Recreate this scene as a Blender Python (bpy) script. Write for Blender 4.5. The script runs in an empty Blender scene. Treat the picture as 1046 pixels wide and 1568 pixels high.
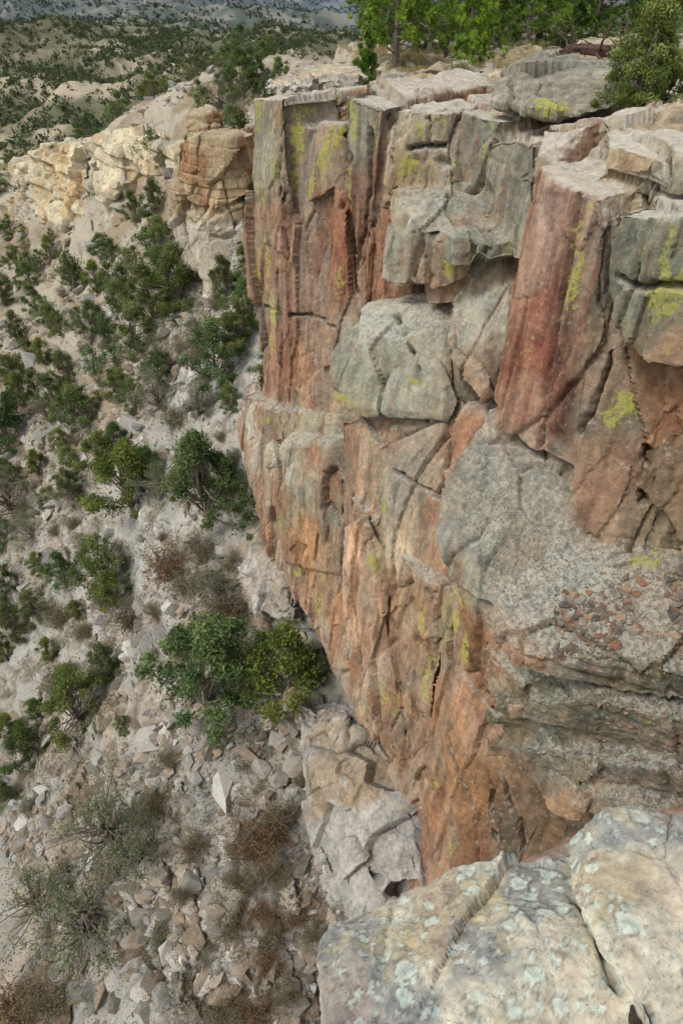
import bpy, bmesh, math, random, time
import numpy as np
from mathutils import Vector
from mathutils.bvhtree import BVHTree
T0=time.time()
rng=np.random.default_rng(7); random.seed(7)
scene=bpy.context.scene

# ---------------------------------------------------------------- image pixel helpers
F=1045.3; PIT=math.radians(40); SP,CP=math.sin(PIT),math.cos(PIT)
def pixel_ray(px,py):
    u=(px-523)/F; v=(784-py)/F
    return np.array([u,CP+v*SP,-SP+v*CP])
def at(px,py,y):            # ray through image pixel + estimated y depth -> world metres
    d=pixel_ray(px,py); return d*(y/d[1])
def atz(px,py,z):
    d=pixel_ray(px,py); return d*(z/d[2])
def C(r,g,b):
    o=[]
    for c in (r,g,b):
        c/=255.0
        o.append(c/12.92 if c<=.04045 else ((c+.055)/1.055)**2.4)
    return np.array(o)
def desat(c,k,m=(1,1,1)):
    l=(c@np.array([.3,.59,.11]))[:,None]; return np.clip((l+(c-l)*k)*np.array(m),0.01,.8)

# ---------------------------------------------------------------- numpy noise
M32=0xFFFFFFFF
def hsh(ix,iy,iz,s):
    h=(ix*374761393+iy*668265263+iz*1442695041+s*974634777)&M32
    h=((h^(h>>13))*1274126177)&M32
    h=h^(h>>16)
    h=(h*2246822519)&M32
    return h^(h>>15)
def vnoise(P,s=0):
    I=np.floor(P).astype(np.int64); f=P-I
    f=f*f*f*(f*(f*6-15)+10)
    out=0
    for dx in (0,1):
        wx=f[:,0] if dx else 1-f[:,0]
        for dy in (0,1):
            wy=f[:,1] if dy else 1-f[:,1]
            for dz in (0,1):
                wz=f[:,2] if dz else 1-f[:,2]
                out=out+wx*wy*wz*(hsh(I[:,0]+dx,I[:,1]+dy,I[:,2]+dz,s)/4294967296.0)
    return out*2-1
def fbm(P,o=4,s=0,g=.5):
    a=1.;t=0;n=0
    P=P.copy()
    for k in range(o):
        t=t+a*vnoise(P,s+k*17); n+=a; a*=g; P=P*2.03+11.7
    return t/n*1.5
def worley(P,s=0):
    I=np.floor(P).astype(np.int64); f=P-I
    n=len(P); F1=np.full(n,9.);F2=np.full(n,9.);ID=np.zeros(n); O=np.zeros((n,3))
    for dx in (-1,0,1):
        for dy in (-1,0,1):
            for dz in (-1,0,1):
                h=hsh(I[:,0]+dx,I[:,1]+dy,I[:,2]+dz,s)
                ax=dx+.05+.9*(h&1023)/1023.-f[:,0];ay=dy+.05+.9*((h>>10)&1023)/1023.-f[:,1];az=dz+.05+.9*((h>>20)&1023)/1023.-f[:,2]
                d=np.sqrt(ax*ax+ay*ay+az*az)
                m=d<F1
                F2=np.where(m,F1,np.minimum(F2,d)); F1=np.where(m,d,F1)
                ID=np.where(m,((h*7919)&M32)/4294967296.0,ID)
                O[m,0]=ax[m];O[m,1]=ay[m];O[m,2]=az[m]
    return F1,F2,ID,O
def sst(a,b,x):
    t=np.clip((x-a)/(b-a),0,1); return t*t*(3-2*t)

# ---------------------------------------------------------------- mesh builder
def fin(me,col,msk,mat,smooth,sharp=None):
    n=len(me.vertices)
    for nm,a in (('Col',col),('Msk',msk)):
        if a is not None and len(a)==n:
            at_=me.color_attributes.new(nm,'FLOAT_COLOR','POINT')
            A=np.ones((n,4),dtype=np.float32); A[:,:3]=a; at_.data.foreach_set('color',A.ravel())
    if mat: me.materials.append(mat)
    me.polygons.foreach_set('use_smooth',np.full(len(me.polygons),smooth,dtype=bool))
    if sharp: me.set_sharp_from_angle(angle=math.radians(sharp))
    me.update()
def mk(name,V,Fc,col=None,msk=None,mat=None,smooth=False,link=True):
    me=bpy.data.meshes.new(name)
    V=np.asarray(V,dtype=np.float32); Fc=np.asarray(Fc,dtype=np.int32); k=Fc.shape[1]
    me.vertices.add(len(V)); me.vertices.foreach_set('co',V.ravel())
    me.loops.add(Fc.size); me.loops.foreach_set('vertex_index',Fc.ravel())
    me.polygons.add(len(Fc)); me.polygons.foreach_set('loop_start',np.arange(0,Fc.size,k,dtype=np.int32))
    me.update(calc_edges=True); me.validate()
    fin(me,col,msk,mat,smooth)
    if not link: return me
    ob=bpy.data.objects.new(name,me); scene.collection.objects.link(ob); return ob

# ---------------------------------------------------------------- materials
class NT:
    def __init__(s,name):
        s.m=bpy.data.materials.new(name); s.m.use_nodes=True; s.t=s.m.node_tree; s.t.nodes.clear()
    def n(s,ty,**k):
        nd=s.t.nodes.new(ty)
        for a,b in k.items():
            if a in nd.inputs.keys():
                if isinstance(b,bpy.types.NodeSocket): s.t.links.new(b,nd.inputs[a])
                else: nd.inputs[a].default_value=b
            else: setattr(nd,a,b)
        return nd
    def l(s,a,b): s.t.links.new(a,b)
    def noise(s,vec,sc,det=6,ro=.6,dist=0):
        return s.n('ShaderNodeTexNoise',Vector=vec,Scale=sc,Detail=det,Roughness=ro,Distortion=dist).outputs['Fac']
    def mr(s,v,a,b,c,d):
        nd=s.n('ShaderNodeMapRange'); s.l(v,nd.inputs[0])
        for i,x in enumerate((a,b,c,d)): nd.inputs[i+1].default_value=x
        return nd.outputs[0]
    def math(s,op,a,b):
        nd=s.n('ShaderNodeMath',operation=op)
        for i,x in enumerate((a,b)):
            if isinstance(x,(int,float)): nd.inputs[i].default_value=x
            else: s.l(x,nd.inputs[i])
        return nd.outputs[0]
    def scale(s,c,f):
        nd=s.n('ShaderNodeVectorMath',operation='SCALE'); s.l(c,nd.inputs[0]); s.l(f,nd.inputs['Scale']); return nd.outputs[0]
    def mix(s,f,a,b):
        nd=s.n('ShaderNodeMix',data_type='RGBA')
        for i,x in ((0,f),(6,a),(7,b)):
            if isinstance(x,bpy.types.NodeSocket): s.l(x,nd.inputs[i])
            elif i==0: nd.inputs[0].default_value=x
            else: nd.inputs[i].default_value=(*x,1)
        return nd.outputs[2]
def rock_mat(name,sc=1.,bump=.05,crustcol=C(190,192,180),warm=C(180,142,108),streak=True,vary=.25,lime=True,crusta=.6):
    t=NT(name); co=t.n('ShaderNodeTexCoord').outputs['Object']
    at1=t.n('ShaderNodeAttribute',attribute_name='Col').outputs['Color']
    mk_=t.n('ShaderNodeAttribute',attribute_name='Msk').outputs['Color']
    sep=t.n('ShaderNodeSeparateColor'); t.l(mk_,sep.inputs[0])
    n2=t.noise(co,11*sc,5,.75); n3=t.noise(co,3.2*sc,5,.72)
    n4=t.noise(co,27*sc,3,.65)
    f=t.math('MULTIPLY',t.mr(n3,.3,.7,.76,1.26),t.mr(n2,.3,.7,.68,1.34))
    if streak:
        mp=t.n('ShaderNodeMapping',Vector=co); mp.inputs['Scale'].default_value=(6*sc,6*sc,.5*sc)
        st=t.noise(mp.outputs[0],1,3,.6); f=t.math('MULTIPLY',f,t.mr(st,.3,.7,.8,1.2))
    c=t.scale(at1,f)
    c=t.mix(t.math('MULTIPLY',t.mr(n3,.45,.7,0,1),vary),c,warm)
    m=t.mr(t.math('ADD',n2,t.math('MULTIPLY',sep.outputs[1],.34)),.72,.84,0,crusta); c=t.mix(m,c,crustcol)
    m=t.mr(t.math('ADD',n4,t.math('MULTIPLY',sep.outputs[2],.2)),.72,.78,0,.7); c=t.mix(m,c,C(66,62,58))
    if lime:
        nl=t.math('ADD',t.math('MULTIPLY',n2,.65),t.math('MULTIPLY',n3,.35))
        m=t.mr(t.math('ADD',nl,t.math('MULTIPLY',sep.outputs[0],.36)),.69,.75,0,.85)
        lc=t.mix(n4,C(140,138,66),C(200,200,108)); c=t.mix(m,c,lc)
    hgt=t.math('ADD',t.math('MULTIPLY',n3,.9),t.math('ADD',t.math('MULTIPLY',n2,.6),t.math('MULTIPLY',n4,.14)))
    bp=t.n('ShaderNodeBump',Height=hgt,Strength=1.,Distance=bump)
    bs=t.n('ShaderNodeBsdfDiffuse',Roughness=.6); t.l(c,bs.inputs['Color']); t.l(bp.outputs[0],bs.inputs['Normal'])
    o=t.n('ShaderNodeOutputMaterial'); t.l(bs.outputs[0],o.inputs[0]); return t.m
def leaf_mat(name):
    t=NT(name); a=t.n('ShaderNodeAttribute',attribute_name='Col').outputs['Color']
    oi=t.n('ShaderNodeObjectInfo'); mx=t.n('ShaderNodeVectorMath',operation='MULTIPLY'); t.l(a,mx.inputs[0]); t.l(oi.outputs['Color'],mx.inputs[1])
    d=t.n('ShaderNodeBsdfDiffuse'); t.l(mx.outputs[0],d.inputs[0]); tr=t.n('ShaderNodeBsdfTranslucent'); t.l(mx.outputs[0],tr.inputs[0])
    ms=t.n('ShaderNodeMixShader'); ms.inputs[0].default_value=.3; t.l(d.outputs[0],ms.inputs[1]); t.l(tr.outputs[0],ms.inputs[2])
    o=t.n('ShaderNodeOutputMaterial'); t.l(ms.outputs[0],o.inputs[0]); return t.m
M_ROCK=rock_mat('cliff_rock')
M_PALE=rock_mat('pale_sandstone',.5,.12,streak=False,vary=.2,warm=C(200,178,138),lime=False)
M_FG=rock_mat('foreground_sandstone',5,.008,crustcol=C(198,200,190),warm=C(204,188,158),streak=False,vary=.3,crusta=.5)
M_GND=rock_mat('ground_soil',1.2,.09,crustcol=C(202,200,192),warm=C(174,158,136),streak=False,vary=.3,lime=False)
M_STONE=rock_mat('scree_stone',2.2,.02,streak=False,vary=.25,lime=False,crustcol=C(196,196,188),warm=C(176,156,132))
M_LEAF=leaf_mat('foliage')
def bark_mat():
    t=NT('bark'); co=t.n('ShaderNodeTexCoord').outputs['Object']; n=t.noise(co,9,3,.7)
    c=t.mix(n,C(80,70,62),C(160,150,138)); b=t.n('ShaderNodeBsdfDiffuse'); t.l(c,b.inputs['Color'])
    o=t.n('ShaderNodeOutputMaterial'); t.l(b.outputs[0],o.inputs[0]); return t.m
M_BARK=bark_mat()

# ---------------------------------------------------------------- rock construction
def hull(acc,pts,back=None):
    P=[np.asarray(p,float) for p in pts]
    if back is not None: P=P+[p+np.asarray(back,float) for p in P]
    bm=bmesh.new(); vs=[bm.verts.new(p) for p in P]
    bmesh.ops.convex_hull(bm,input=vs,use_existing_faces=False)
    bmesh.ops.delete(bm,geom=[v for v in bm.verts if not v.link_faces],context='VERTS')
    bmesh.ops.recalc_face_normals(bm,faces=bm.faces)
    bm.verts.index_update(); o=len(acc[0])
    acc[0].extend([tuple(v.co) for v in bm.verts]); acc[1].extend([[v.index+o for v in f.verts] for f in bm.faces]); bm.free()
def remesh(acc,vox):
    me=bpy.data.meshes.new('tmp'); me.from_pydata(acc[0],[],acc[1]); me.update()
    ob=bpy.data.objects.new('tmp',me); scene.collection.objects.link(ob)
    md=ob.modifiers.new('r','REMESH'); md.mode='VOXEL'; md.voxel_size=vox; md.adaptivity=0
    dg=bpy.context.evaluated_depsgraph_get(); e=ob.evaluated_get(dg); m2=bpy.data.meshes.new_from_object(e)
    bpy.data.objects.remove(ob); bpy.data.meshes.remove(me); return m2
def arr(me):
    n=len(me.vertices); P=np.empty(n*3,dtype=np.float32); me.vertices.foreach_get('co',P)
    N=np.empty(n*3,dtype=np.float32); me.vertex_normals.foreach_get('vector',N)
    return P.reshape(-1,3).astype(float),N.reshape(-1,3).astype(float)
def cull(me,keep):
    bm=bmesh.new(); bm.from_mesh(me); bm.verts.ensure_lookup_table()
    bmesh.ops.delete(bm,geom=[bm.verts[i] for i in np.nonzero(~keep)[0]],context='VERTS'); bm.to_mesh(me); bm.free(); me.update()
ca,sa=math.cos(.42),math.sin(.42)
def rot(P): return np.stack([P[:,0]*ca+P[:,1]*sa,-P[:,0]*sa+P[:,1]*ca,P[:,2]],1)
def facet(W,S,s,a,tl):
    S=np.asarray(S); f1,f2,i,o=worley(W*S,s); o=o/S; o[:,2]=np.clip(o[:,2],-1,1)
    t=[((i*m)%1-.5) for m in (57.31,113.7,211.9)]
    return a*(i-.5)+tl*(t[0]*o[:,0]+t[1]*o[:,1]+.4*t[2]*o[:,2]),(f2-f1)/S[0],i
def fracture(P,k=1.,s=0,zs=4.5,a1=.30,a2=.11,strata=.0,lay=.35,crk=.15,rough=.022,big=.07,tl=.28,c2=.4):
    Q=rot(P)/k
    W=Q+.07*np.stack([fbm(Q*.6,3,5),fbm(Q*.6,3,6),fbm(Q*.4,3,7)],1)
    d1,e1,i1=facet(W,(.72,.72,.72/zs),s,a1,tl)
    d2,e2,i2=facet(W+3.3,(1.7,1.7,1.7/min(zs,2.4)),s+3,a2,tl*.8)
    W3=W+.04*np.stack([fbm(Q*4,2,15),fbm(Q*4,2,16),fbm(Q*4,2,17)],1)
    d3,e3,i3=facet(W3+1.3,(5.,5.,3.4),s+6,a2*.25,tl*.8)
    md=sst(-.15,.25,fbm(Q*.7,3,19)); m3=sst(-.25,.25,fbm(Q*.5+9,3,20))
    d=d1+d2*(.35+.65*m3)+d3*(.35+.65*m3)-crk*md*np.exp(-(e1/.04)**2)-crk*c2*m3*(1-md*.6)*np.exp(-(e2/.03)**2)
    d+=big*fbm(Q*.7,3,9)+rough*fbm(Q*6,4,12,.65)
    if strata>0:
        zz=(Q[:,2]+.2*fbm(Q*.25,3,33))/lay; b=np.floor(zz); fr=zz-b
        r=hsh(b.astype(np.int64),b.astype(np.int64)*3,b.astype(np.int64),s+9)/4294967296.
        d+=strata*(r-.5)-strata*.35*np.exp(-(np.minimum(fr,1-fr)/.07)**2)*sst(-.4,.2,fbm(Q*1.1,2,34))
    return d*k,i1,i2
def segd(P,a,b):
    e=b-a; t=np.clip(((P-a)@e)/(e@e),0,1); return np.linalg.norm(P-a-t[:,None]*e,axis=1)
def nearidx(P,c,r): return np.nonzero((np.abs(P[:,0]-c[0])<r)&(np.abs(P[:,1]-c[1])<r)&(np.abs(P[:,2]-c[2])<r))[0]

# ---------------------------------------------------------------- terrain
rim=np.array([(-4,-60),(-1.6,-3),(0,-.3),(2,.3),(4.8,1.5),(6.8,4),(7.2,7.5),(6.3,10.5),(5.2,13.5),(3.5,16.5),(1.9,19),(.6,21.5),(.4,26),(-.5,34),(-2,44),(8,52),(45,60),(140,60),(140,-60)],float)
def rimdist(x,y):
    d=np.full(x.shape,1e9); ins=np.zeros(x.shape,bool); n=len(rim)
    for i in range(n):
        a=rim[i];b=rim[(i+1)%n]; e=b-a; t=np.clip(((x-a[0])*e[0]+(y-a[1])*e[1])/(e@e),0,1)
        d=np.minimum(d,np.hypot(x-a[0]-t*e[0],y-a[1]-t*e[1]))
        c=((a[1]>y)!=(b[1]>y))&(x<(b[0]-a[0])*(y-a[1])/(b[1]-a[1]+1e-12)+a[0]); ins^=c
    return np.where(ins,d,-d)
ctrl=[at(*c) for c in [(500,1560,6.4),(505,1400,8.9),(400,1300,10.5),(300,1550,6.4),(0,1560,7.2),(150,1400,9.7),(0,1300,14.5),(200,1200,14.2),(430,1100,15.2),(300,1000,17.8),(380,900,19.9),
 (150,950,23.5),(0,1000,27),(370,780,23),(200,780,28),(0,780,36),(390,600,27.5),(330,560,31),(200,600,38),(0,600,48),(385,450,34),(330,430,39),(200,430,52),(60,430,70),(0,360,90),
 (270,330,52),(200,335,66),(100,345,80),(-150,1300,16),(-150,800,40),(-150,400,80),
 (200,208,71),(100,236,84),(0,254,100),(270,232,60),(-100,262,118),(180,188,82),(250,150,88),(330,112,92),(330,170,60),(400,115,60),(460,102,55),(375,220,50),
 (0,235,230),(0,50,380),(-100,50,380),(100,42,420),(250,80,360),(400,60,400),(150,140,265),(260,112,300),(500,50,420),(800,40,420)]]
ctrl+= [np.array(p,float) for p in [(-60,150,-45),(-30,165,-42),(10,180,-36),(-110,190,-60),(-20,130,-26),(60,140,-20),(0,9,-24),(3,3,-25),(-3,-10,-28),(-20,-20,-40),(-60,20,-60),(-90,90,-60),(20,-40,-30),(-40,-100,-60),(200,0,-20),(150,200,-30),
  (-300,600,-75),(0,620,-75),(300,600,-75),(-500,900,-62),(0,950,-66),(400,900,-60),(-1500,2500,-60),(0,2600,-40),(1500,2500,-50),(-3000,0,-60),(3000,0,-60),(0,-3000,-60),(-6000,7000,300),(0,8500,350),(6000,7000,300)]]
ctrl=np.array(ctrl)
def warp(x,y):
    r=np.hypot(x,y)+1e-9; q=np.log1p(r/18.)*18./r; return x*q,y*q
cx,cy=warp(ctrl[:,0],ctrl[:,1]); n=len(ctrl)
A=np.zeros((n+3,n+3)); A[:n,:n]=np.hypot(cx[:,None]-cx,cy[:,None]-cy); A[:n,:n]-=np.eye(n)*.05
A[:n,n]=1;A[:n,n+1]=cx;A[:n,n+2]=cy;A[n:,:n]=A[:n,n:].T
W_=np.linalg.solve(A,np.r_[ctrl[:,2],0,0,0])
def zbase(x,y):
    wx,wy=warp(x,y); z=W_[n]+W_[n+1]*wx+W_[n+2]*wy
    for i in range(n): z=z+W_[i]*np.hypot(wx-cx[i],wy-cy[i])
    return z
def zfun(x,y,detail=True):
    x=np.asarray(x,float);y=np.asarray(y,float)
    z=zbase(x,y); r=np.hypot(x,y); s=rimdist(x,y)
    P=np.stack([x,y,0*x],1)
    z=z+fbm(P/7.,4,3)*.65*sst(3,10,r)*(1-sst(100,200,r)*.5)+fbm(P/1.3,4,8)*.22*(r<200)
    gl=1-np.abs(fbm(P/np.array([45.,80.,1.]),5,21)); z=z+sst(150,300,r)*(1-sst(900,1500,r))*((gl-.7)*11+fbm(P/18.,4,23)*2.6)+sst(600,1200,r)*fbm(P/260.,6,30)*38
    if detail:
        m=r<75
        if m.any():
            d,e,i1=facet(np.c_[P[m][:,:2],z[m]*0]+.3*np.stack([fbm(P[m],2,4),fbm(P[m],2,5),0*P[m][:,0]],1),(1.1,1.1,1.1),77,.5,.5)
            a=sst(-.05,.3,fbm(P[m]/4.,3,61)); z[m]+=a*(d+.05-.1*np.exp(-(e/.06)**2))
        m=(r>12)&(r<130)
        if m.any():  # eroded rock steps on the talus
            q=z[m]/1.5+.6*fbm(P[m]/7.,4,44); fr=q-np.floor(q); z[m]+=(sst(.35,.65,fr)-fr)*1.1*sst(-.1,.35,fbm(P[m]/12.,3,45))
    zp=-2.75-.045*np.clip(y-15,-3,45)+1.05*(1-sst(1.5,4.,y))
    lp=fbm(P/4.,4,51)*.45; zp=zp+np.floor(lp/.16)*.16*.8+lp*.2+fbm(P/.5,3,52)*.05
    k=sst(.3,1.7,s); return z*(1-k)+zp*k
def ground_hit(px,py):
    d=pixel_ray(px,py); t=np.geomspace(3,3000,2500); x,y,z=d[0]*t,d[1]*t,d[2]*t
    b=np.nonzero(z<zfun(x,y,False))[0]
    return np.array([x[b[0]],y[b[0]],zfun(x[b[:1]],y[b[:1]])[0]]) if len(b) else None

th=np.r_[np.linspace(-50,50,620),np.linspace(50,310,62)[1:-1]]; th=np.radians(th)
rr=np.r_[np.geomspace(.3,2.2,14)[:-1],np.geomspace(2.2,140,470)[:-1],np.geomspace(140,1500,170)[:-1],np.geomspace(1500,11000,40)]
TH,RR=np.meshgrid(th,rr); GX=(RR*np.sin(TH)).ravel();GY=(RR*np.cos(TH)).ravel(); GZ=zfun(GX,GY)
nt,nr=len(th),len(rr)
i=np.arange(nr-1)[:,None]*nt; j=np.arange(nt)[None,:]; j2=(j+1)%nt
FQ=np.stack([i+j,i+j2,i+nt+j2,i+nt+j],-1).reshape(-1,4)[:,::-1]
P=np.stack([GX,GY,GZ],1); r=np.hypot(GX,GY); s=rimdist(GX,GY)
nA=fbm(P/5.,4,71)[:,None]; nB=fbm(P/1.6,4,72)[:,None]; nC=fbm(P/14.,3,73)[:,None]; nD=fbm(P/.6,3,75)[:,None]
col=C(178,173,160)*np.ones((len(P),3))
col=col+(C(184,168,146)-col)*sst(-.1,.5,nA)*.8; col=col+(C(158,159,154)-col)*sst(.0,.4,-nB+.3*nC)*.8
col=col+(C(136,122,102)-col)*sst(.05,.45,nB+.3*nD)*.6
col=col+(C(206,203,192)-col)*sst(.1,.5,nC)*.45
col=col+(C(106,98,82)-col)*sst(.15,.55,nD+.4*nB)*.55
mid=sst(28,60,r)[:,None]; cm=C(194,184,160)+(C(162,144,116)-C(194,184,160))*sst(-.2,.4,nA+.4*nB); col=col*(1-mid*.7)+cm*mid*.7
k=sst(.2,1.2,s)[:,None]; cp=C(194,184,164)+(C(160,144,108)-C(194,184,164))*sst(-.05,.3,nA+.4*nB); col=col*(1-k)+cp*k
nf=fbm(P/30.,5,74)[:,None]; nf2=fbm(P/9.,4,76)[:,None]; far=sst(130,200,r)[:,None]; cf=C(138,132,108)+(C(190,178,152)-C(138,132,108))*sst(.05,.45,nf+.4*nf2); cf=cf+(C(98,102,76)-cf)*sst(-.1,.4,-nf+.5*nf2)*.8
col=col*(1-far)+cf*far
f2=sst(450,700,r)[:,None]; nE=fbm(P/22.,4,79)[:,None]; cz=C(138,136,120)+(C(84,96,84)-C(138,136,120))*sst(-.25,.15,nE); col=col*(1-f2)+cz*f2
hz=sst(380,1900,r)[:,None]; col=col*(1-hz*.75)+C(110,130,154)*hz*.75  # aerial haze painted into the far ground as a blue blend
msk=np.zeros_like(col); msk[:,1]=.22*(1-sst(40,150,r)); msk[:,2]=.2*(1-sst(30,80,r))
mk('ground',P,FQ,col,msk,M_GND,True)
print('ground',time.time()-T0)

# ---------------------------------------------------------------- main cliff
BK=(3.2,1.6,0)
def pan(acc,pts,bk=BK): hull(acc,[at(*p) for p in pts],bk)
cl=([],[])
pan(cl,[(386,150,21.5),(432,152,20.1),(380,300,21),(428,290,19.7),(383,450,20.6),(438,460,19.2),(402,620,20),(450,640,18.6)])
pan(cl,[(441,188,20.6),(522,197,19.0),(436,300,20.1),(528,300,18.6),(440,450,19.4),(545,470,17.9),(452,640,18.5),(560,640,16.8)])
pan(cl,[(525,142,18.2),(585,165,17.1),(526,300,17.9),(560,330,17.2),(545,430,17.6),(560,470,17.2)],(3,3,0))
pan(cl,[(565,200,17.7),(600,200,17.2),(560,330,17.7),(600,330,16.9),(545,480,17.8),(610,480,16.5)])
pan(cl,[(602,165,16.8),(680,173,16.0),(598,225,16.5),(582,290,16.7),(686,290,15.7),(603,440,16.0),(720,440,15.1)])
pan(cl,[(692,168,16.3),(768,183,15.3),(694,290,15.9),(735,300,15.4),(764,280,15.1),(728,440,15.2),(770,440,14.7)])
pan(cl,[(596,285,16.2),(700,288,15.4),(730,345,14.5),(636,348,14.8),(585,430,15.6),(660,447,14.6),(722,430,14.2),(598,380,15.4)],(2,1,0))
pan(cl,[(668,350,14.7),(738,340,14.3),(756,372,13.8),(690,363,13.9),(672,402,14.3),(750,407,13.7),(692,410,13.8)],(1.2,.6,0))
pan(cl,[(640,415,15.2),(700,400,14.7),(770,400,14.2),(650,470,15.0),(720,465,14.3),(775,440,13.9)],(2,1,0))
pan(cl,[(735,215,15.2),(765,205,14.9),(812,212,14.2),(760,290,14.6),(812,300,13.7),(768,400,14.1),(812,400,13.3),(735,300,15)])
pan(cl,[(830,195,13.8),(900,190,13.2),(820,240,13.2),(850,255,12.8),(812,330,13.2),(860,300,12.6)])
# shoulder
pan(cl,[(565,468,16.1),(660,460,15.3),(682,505,14.4),(535,500,15.7),(502,540,15.7),(496,585,15.4),(518,622,15.0),(600,520,14.7),(560,640,14.6),(610,627,14.0),(672,570,13.7),(692,640,13.4)])
pan(cl,[(690,474,14.5),(740,440,14.4),(778,430,13.8),(776,520,13.1),(700,560,13.5),(742,610,12.9),(682,522,14)])
pan(cl,[(515,640,15.8),(600,640,14.8),(700,620,13.8),(745,640,13),(520,760,15.3),(600,760,13.8),(668,760,12.6),(545,900,14.2),(600,900,13.1),(685,900,11.6)])
pan(cl,[(540,890,14.4),(600,890,13.1),(690,900,11.5),(742,1000,10.2),(540,1000,13.8),(590,1000,12.6),(560,1100,12.5),(650,1100,11),(740,1100,9.8),(600,1165,11.2),(645,1290,9.5),(720,1290,8.9)])
pan(cl,[(538,760,14.5),(562,800,13.7),(530,920,13.9),(562,930,12.9),(542,1060,12.8),(572,1080,12.0),(600,1165,10.9),(625,1160,10.7)],(2,1,0))
pan(cl,[(610,850,12.7),(662,900,11.4),(608,1000,11.9),(664,1010,10.8),(650,1150,10.3),(694,1180,9.5),(640,1280,9.3),(704,1300,8.6)],(2,1,0))
pan(cl,[(368,600,20.8),(360,650,20.4),(395,625,19.5),(470,645,18.2),(515,640,17.2),(376,740,19.4),(420,740,18.3),(500,750,16.7),(415,850,18),(460,900,16.9),(530,900,15.2)])
pan(cl,[(410,690,18.1),(450,662,18.0),(512,680,16.5),(428,760,17.4),(522,770,15.7),(438,860,16.9),(520,880,15.3)],(2,1,0))
pan(cl,[(440,880,17.4),(480,950,16.3),(520,1040,14.6),(560,1110,13),(540,880,15),(600,1000,12.9),(600,1100,12)])
# red pillar and right wall
pan(cl,[(818,255,11.3),(850,288,10.7),(914,300,10.1),(800,350,11.2),(776,440,11.4),(766,560,11.2),(745,650,10.9),(835,700,9.9),(872,720,9.5),(932,520,9.7),(925,350,9.9)],(2.6,2,0))
pan(cl,[(930,322,9.7),(1046,335,9.0),(922,430,9.6),(938,522,9.4),(1046,562,8.6),(975,550,8.9),(1120,340,8.7),(1120,560,8.3)],(2.6,1.4,0))
pan(cl,[(872,700,9.5),(930,520,9.7),(1050,560,9.2),(1150,560,8.9),(862,760,9.3),(980,690,9.0),(990,780,8.7),(880,800,9),(1150,860,8.2),(945,850,8.5)])
pan(cl,[(985,690,8.8),(1060,650,8.5),(1150,700,8.2),(990,760,8.5),(1060,850,7.8),(1150,880,7.7)])
# grey sloping buttress
pan(cl,[(742,650,10.9),(700,700,10.5),(674,750,10.3),(664,820,9.9),(680,880,9.5),(760,915,8.8),(832,722,9.8),(872,765,9.3),(865,850,8.5),(775,945,8.1)])
pan(cl,[(690,890,9.8),(770,900,8.9),(735,960,9),(745,1060,8.6),(765,960,8.3),(700,1000,9.6),(760,1100,8.4)])
def ledge(top,thick,bk):
    T=[at(*p) for p in top]; hull(cl,T+[t-np.array([0,0,thick]) for t in T],bk)
ledge([(850,842,8.6),(965,850,8.3),(1150,880,7.9),(762,900,8.4),(766,960,7.7),(800,1003,7.15),(940,1008,6.75),(1150,1065,6.0)],.5,(1.2,1.2,0))
ledge([(735,990,8.5),(745,1040,8.2),(800,1050,7.5),(935,1055,7.0),(1150,1115,6.2)],.5,(2.,2.,0))
ledge([(745,1085,7.7),(790,1078,7.2),(930,1075,6.55),(1060,1108,6.0),(1150,1140,5.7)],.5,(2.,1.4,0))
ledge([(742,1140,7.5),(800,1148,6.9),(900,1165,6.2),(1060,1185,5.6),(1150,1200,5.4)],.5,(2.,1.4,0))
ledge([(790,1165,7.0),(860,1225,6.2),(960,1240,5.65),(1150,1250,5.1)],.4,(2.,1.4,0))
pan(cl,[(765,1070,7.8),(850,1070,7.15),(1150,1120,6.1),(765,1150,7.5),(860,1220,6.35),(1150,1250,5.4)])
dn=[at(*p) for p in [(680,900,11),(745,940,9.9),(750,1060,9),(775,1200,8.1),(870,1250,7.2),(645,1290,9.5),(700,1340,8.4),(860,1330,7),(1000,1330,6.2),(1150,1300,5.8)]]
hull(cl,dn+[np.array([2.2,8.2,-26]),np.array([3.6,4,-26]),np.array([6,2,-26])],BK)
hull(cl,[at(*p) for p in [(640,1260,9.7),(700,1200,9),(760,1280,8),(640,1350,8.6),(720,1400,7.4)]]+[np.array([1.7,8,-26]),np.array([2.6,5.5,-26])],BK)
hull(cl,[at(*p) for p in [(700,1180,9),(720,1240,8.4),(740,1340,7.5),(690,1330,8.2)]]+[np.array([2.3,7.2,-24])],(1,.8,0))
hull(cl,[at(*p) for p in [(790,1200,7.9),(830,1250,7.3),(850,1340,6.6),(790,1330,7.2)]]+[np.array([3,6,-24])],(1,.8,0))
hull(cl,[np.array(p,float) for p in [(.6,.9,-2.4),(2,1.2,-2.4),(6,2.5,-3),(.8,1.2,-26),(3.5,3,-26),(6.5,4,-26),(.8,-3,-2.4),(.8,-3,-26),(7,-3,-3),(7,-3,-26)]])
pan(cl,[(925,195,12),(1060,190,11.3),(922,215,11.2),(922,262,10.9),(1000,235,10.3),(1010,290,9.9),(1120,240,9.6),(1120,300,9.3)],(2,2.4,0))
pan(cl,[(905,255,11.4),(1000,262,10.4),(905,290,11),(1046,310,9.9)],(2,2,0))
me=remesh(cl,.046); P,N=arr(me); print('cliff verts',len(P),time.time()-T0)
cull(me,~((N[:,1]>.35)&(N[:,2]<.3)&(P[:,2]<-3.2)|(N[:,0]>.75)&(P[:,2]<-3.2)|(P[:,1]<.5)&(P[:,2]<-3)))
P,N=arr(me); print('culled',len(P),time.time()-T0)
bm=bmesh.new(); bm.from_mesh(me); bvh0=BVHTree.FromBMesh(bm); bm.free()
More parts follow.
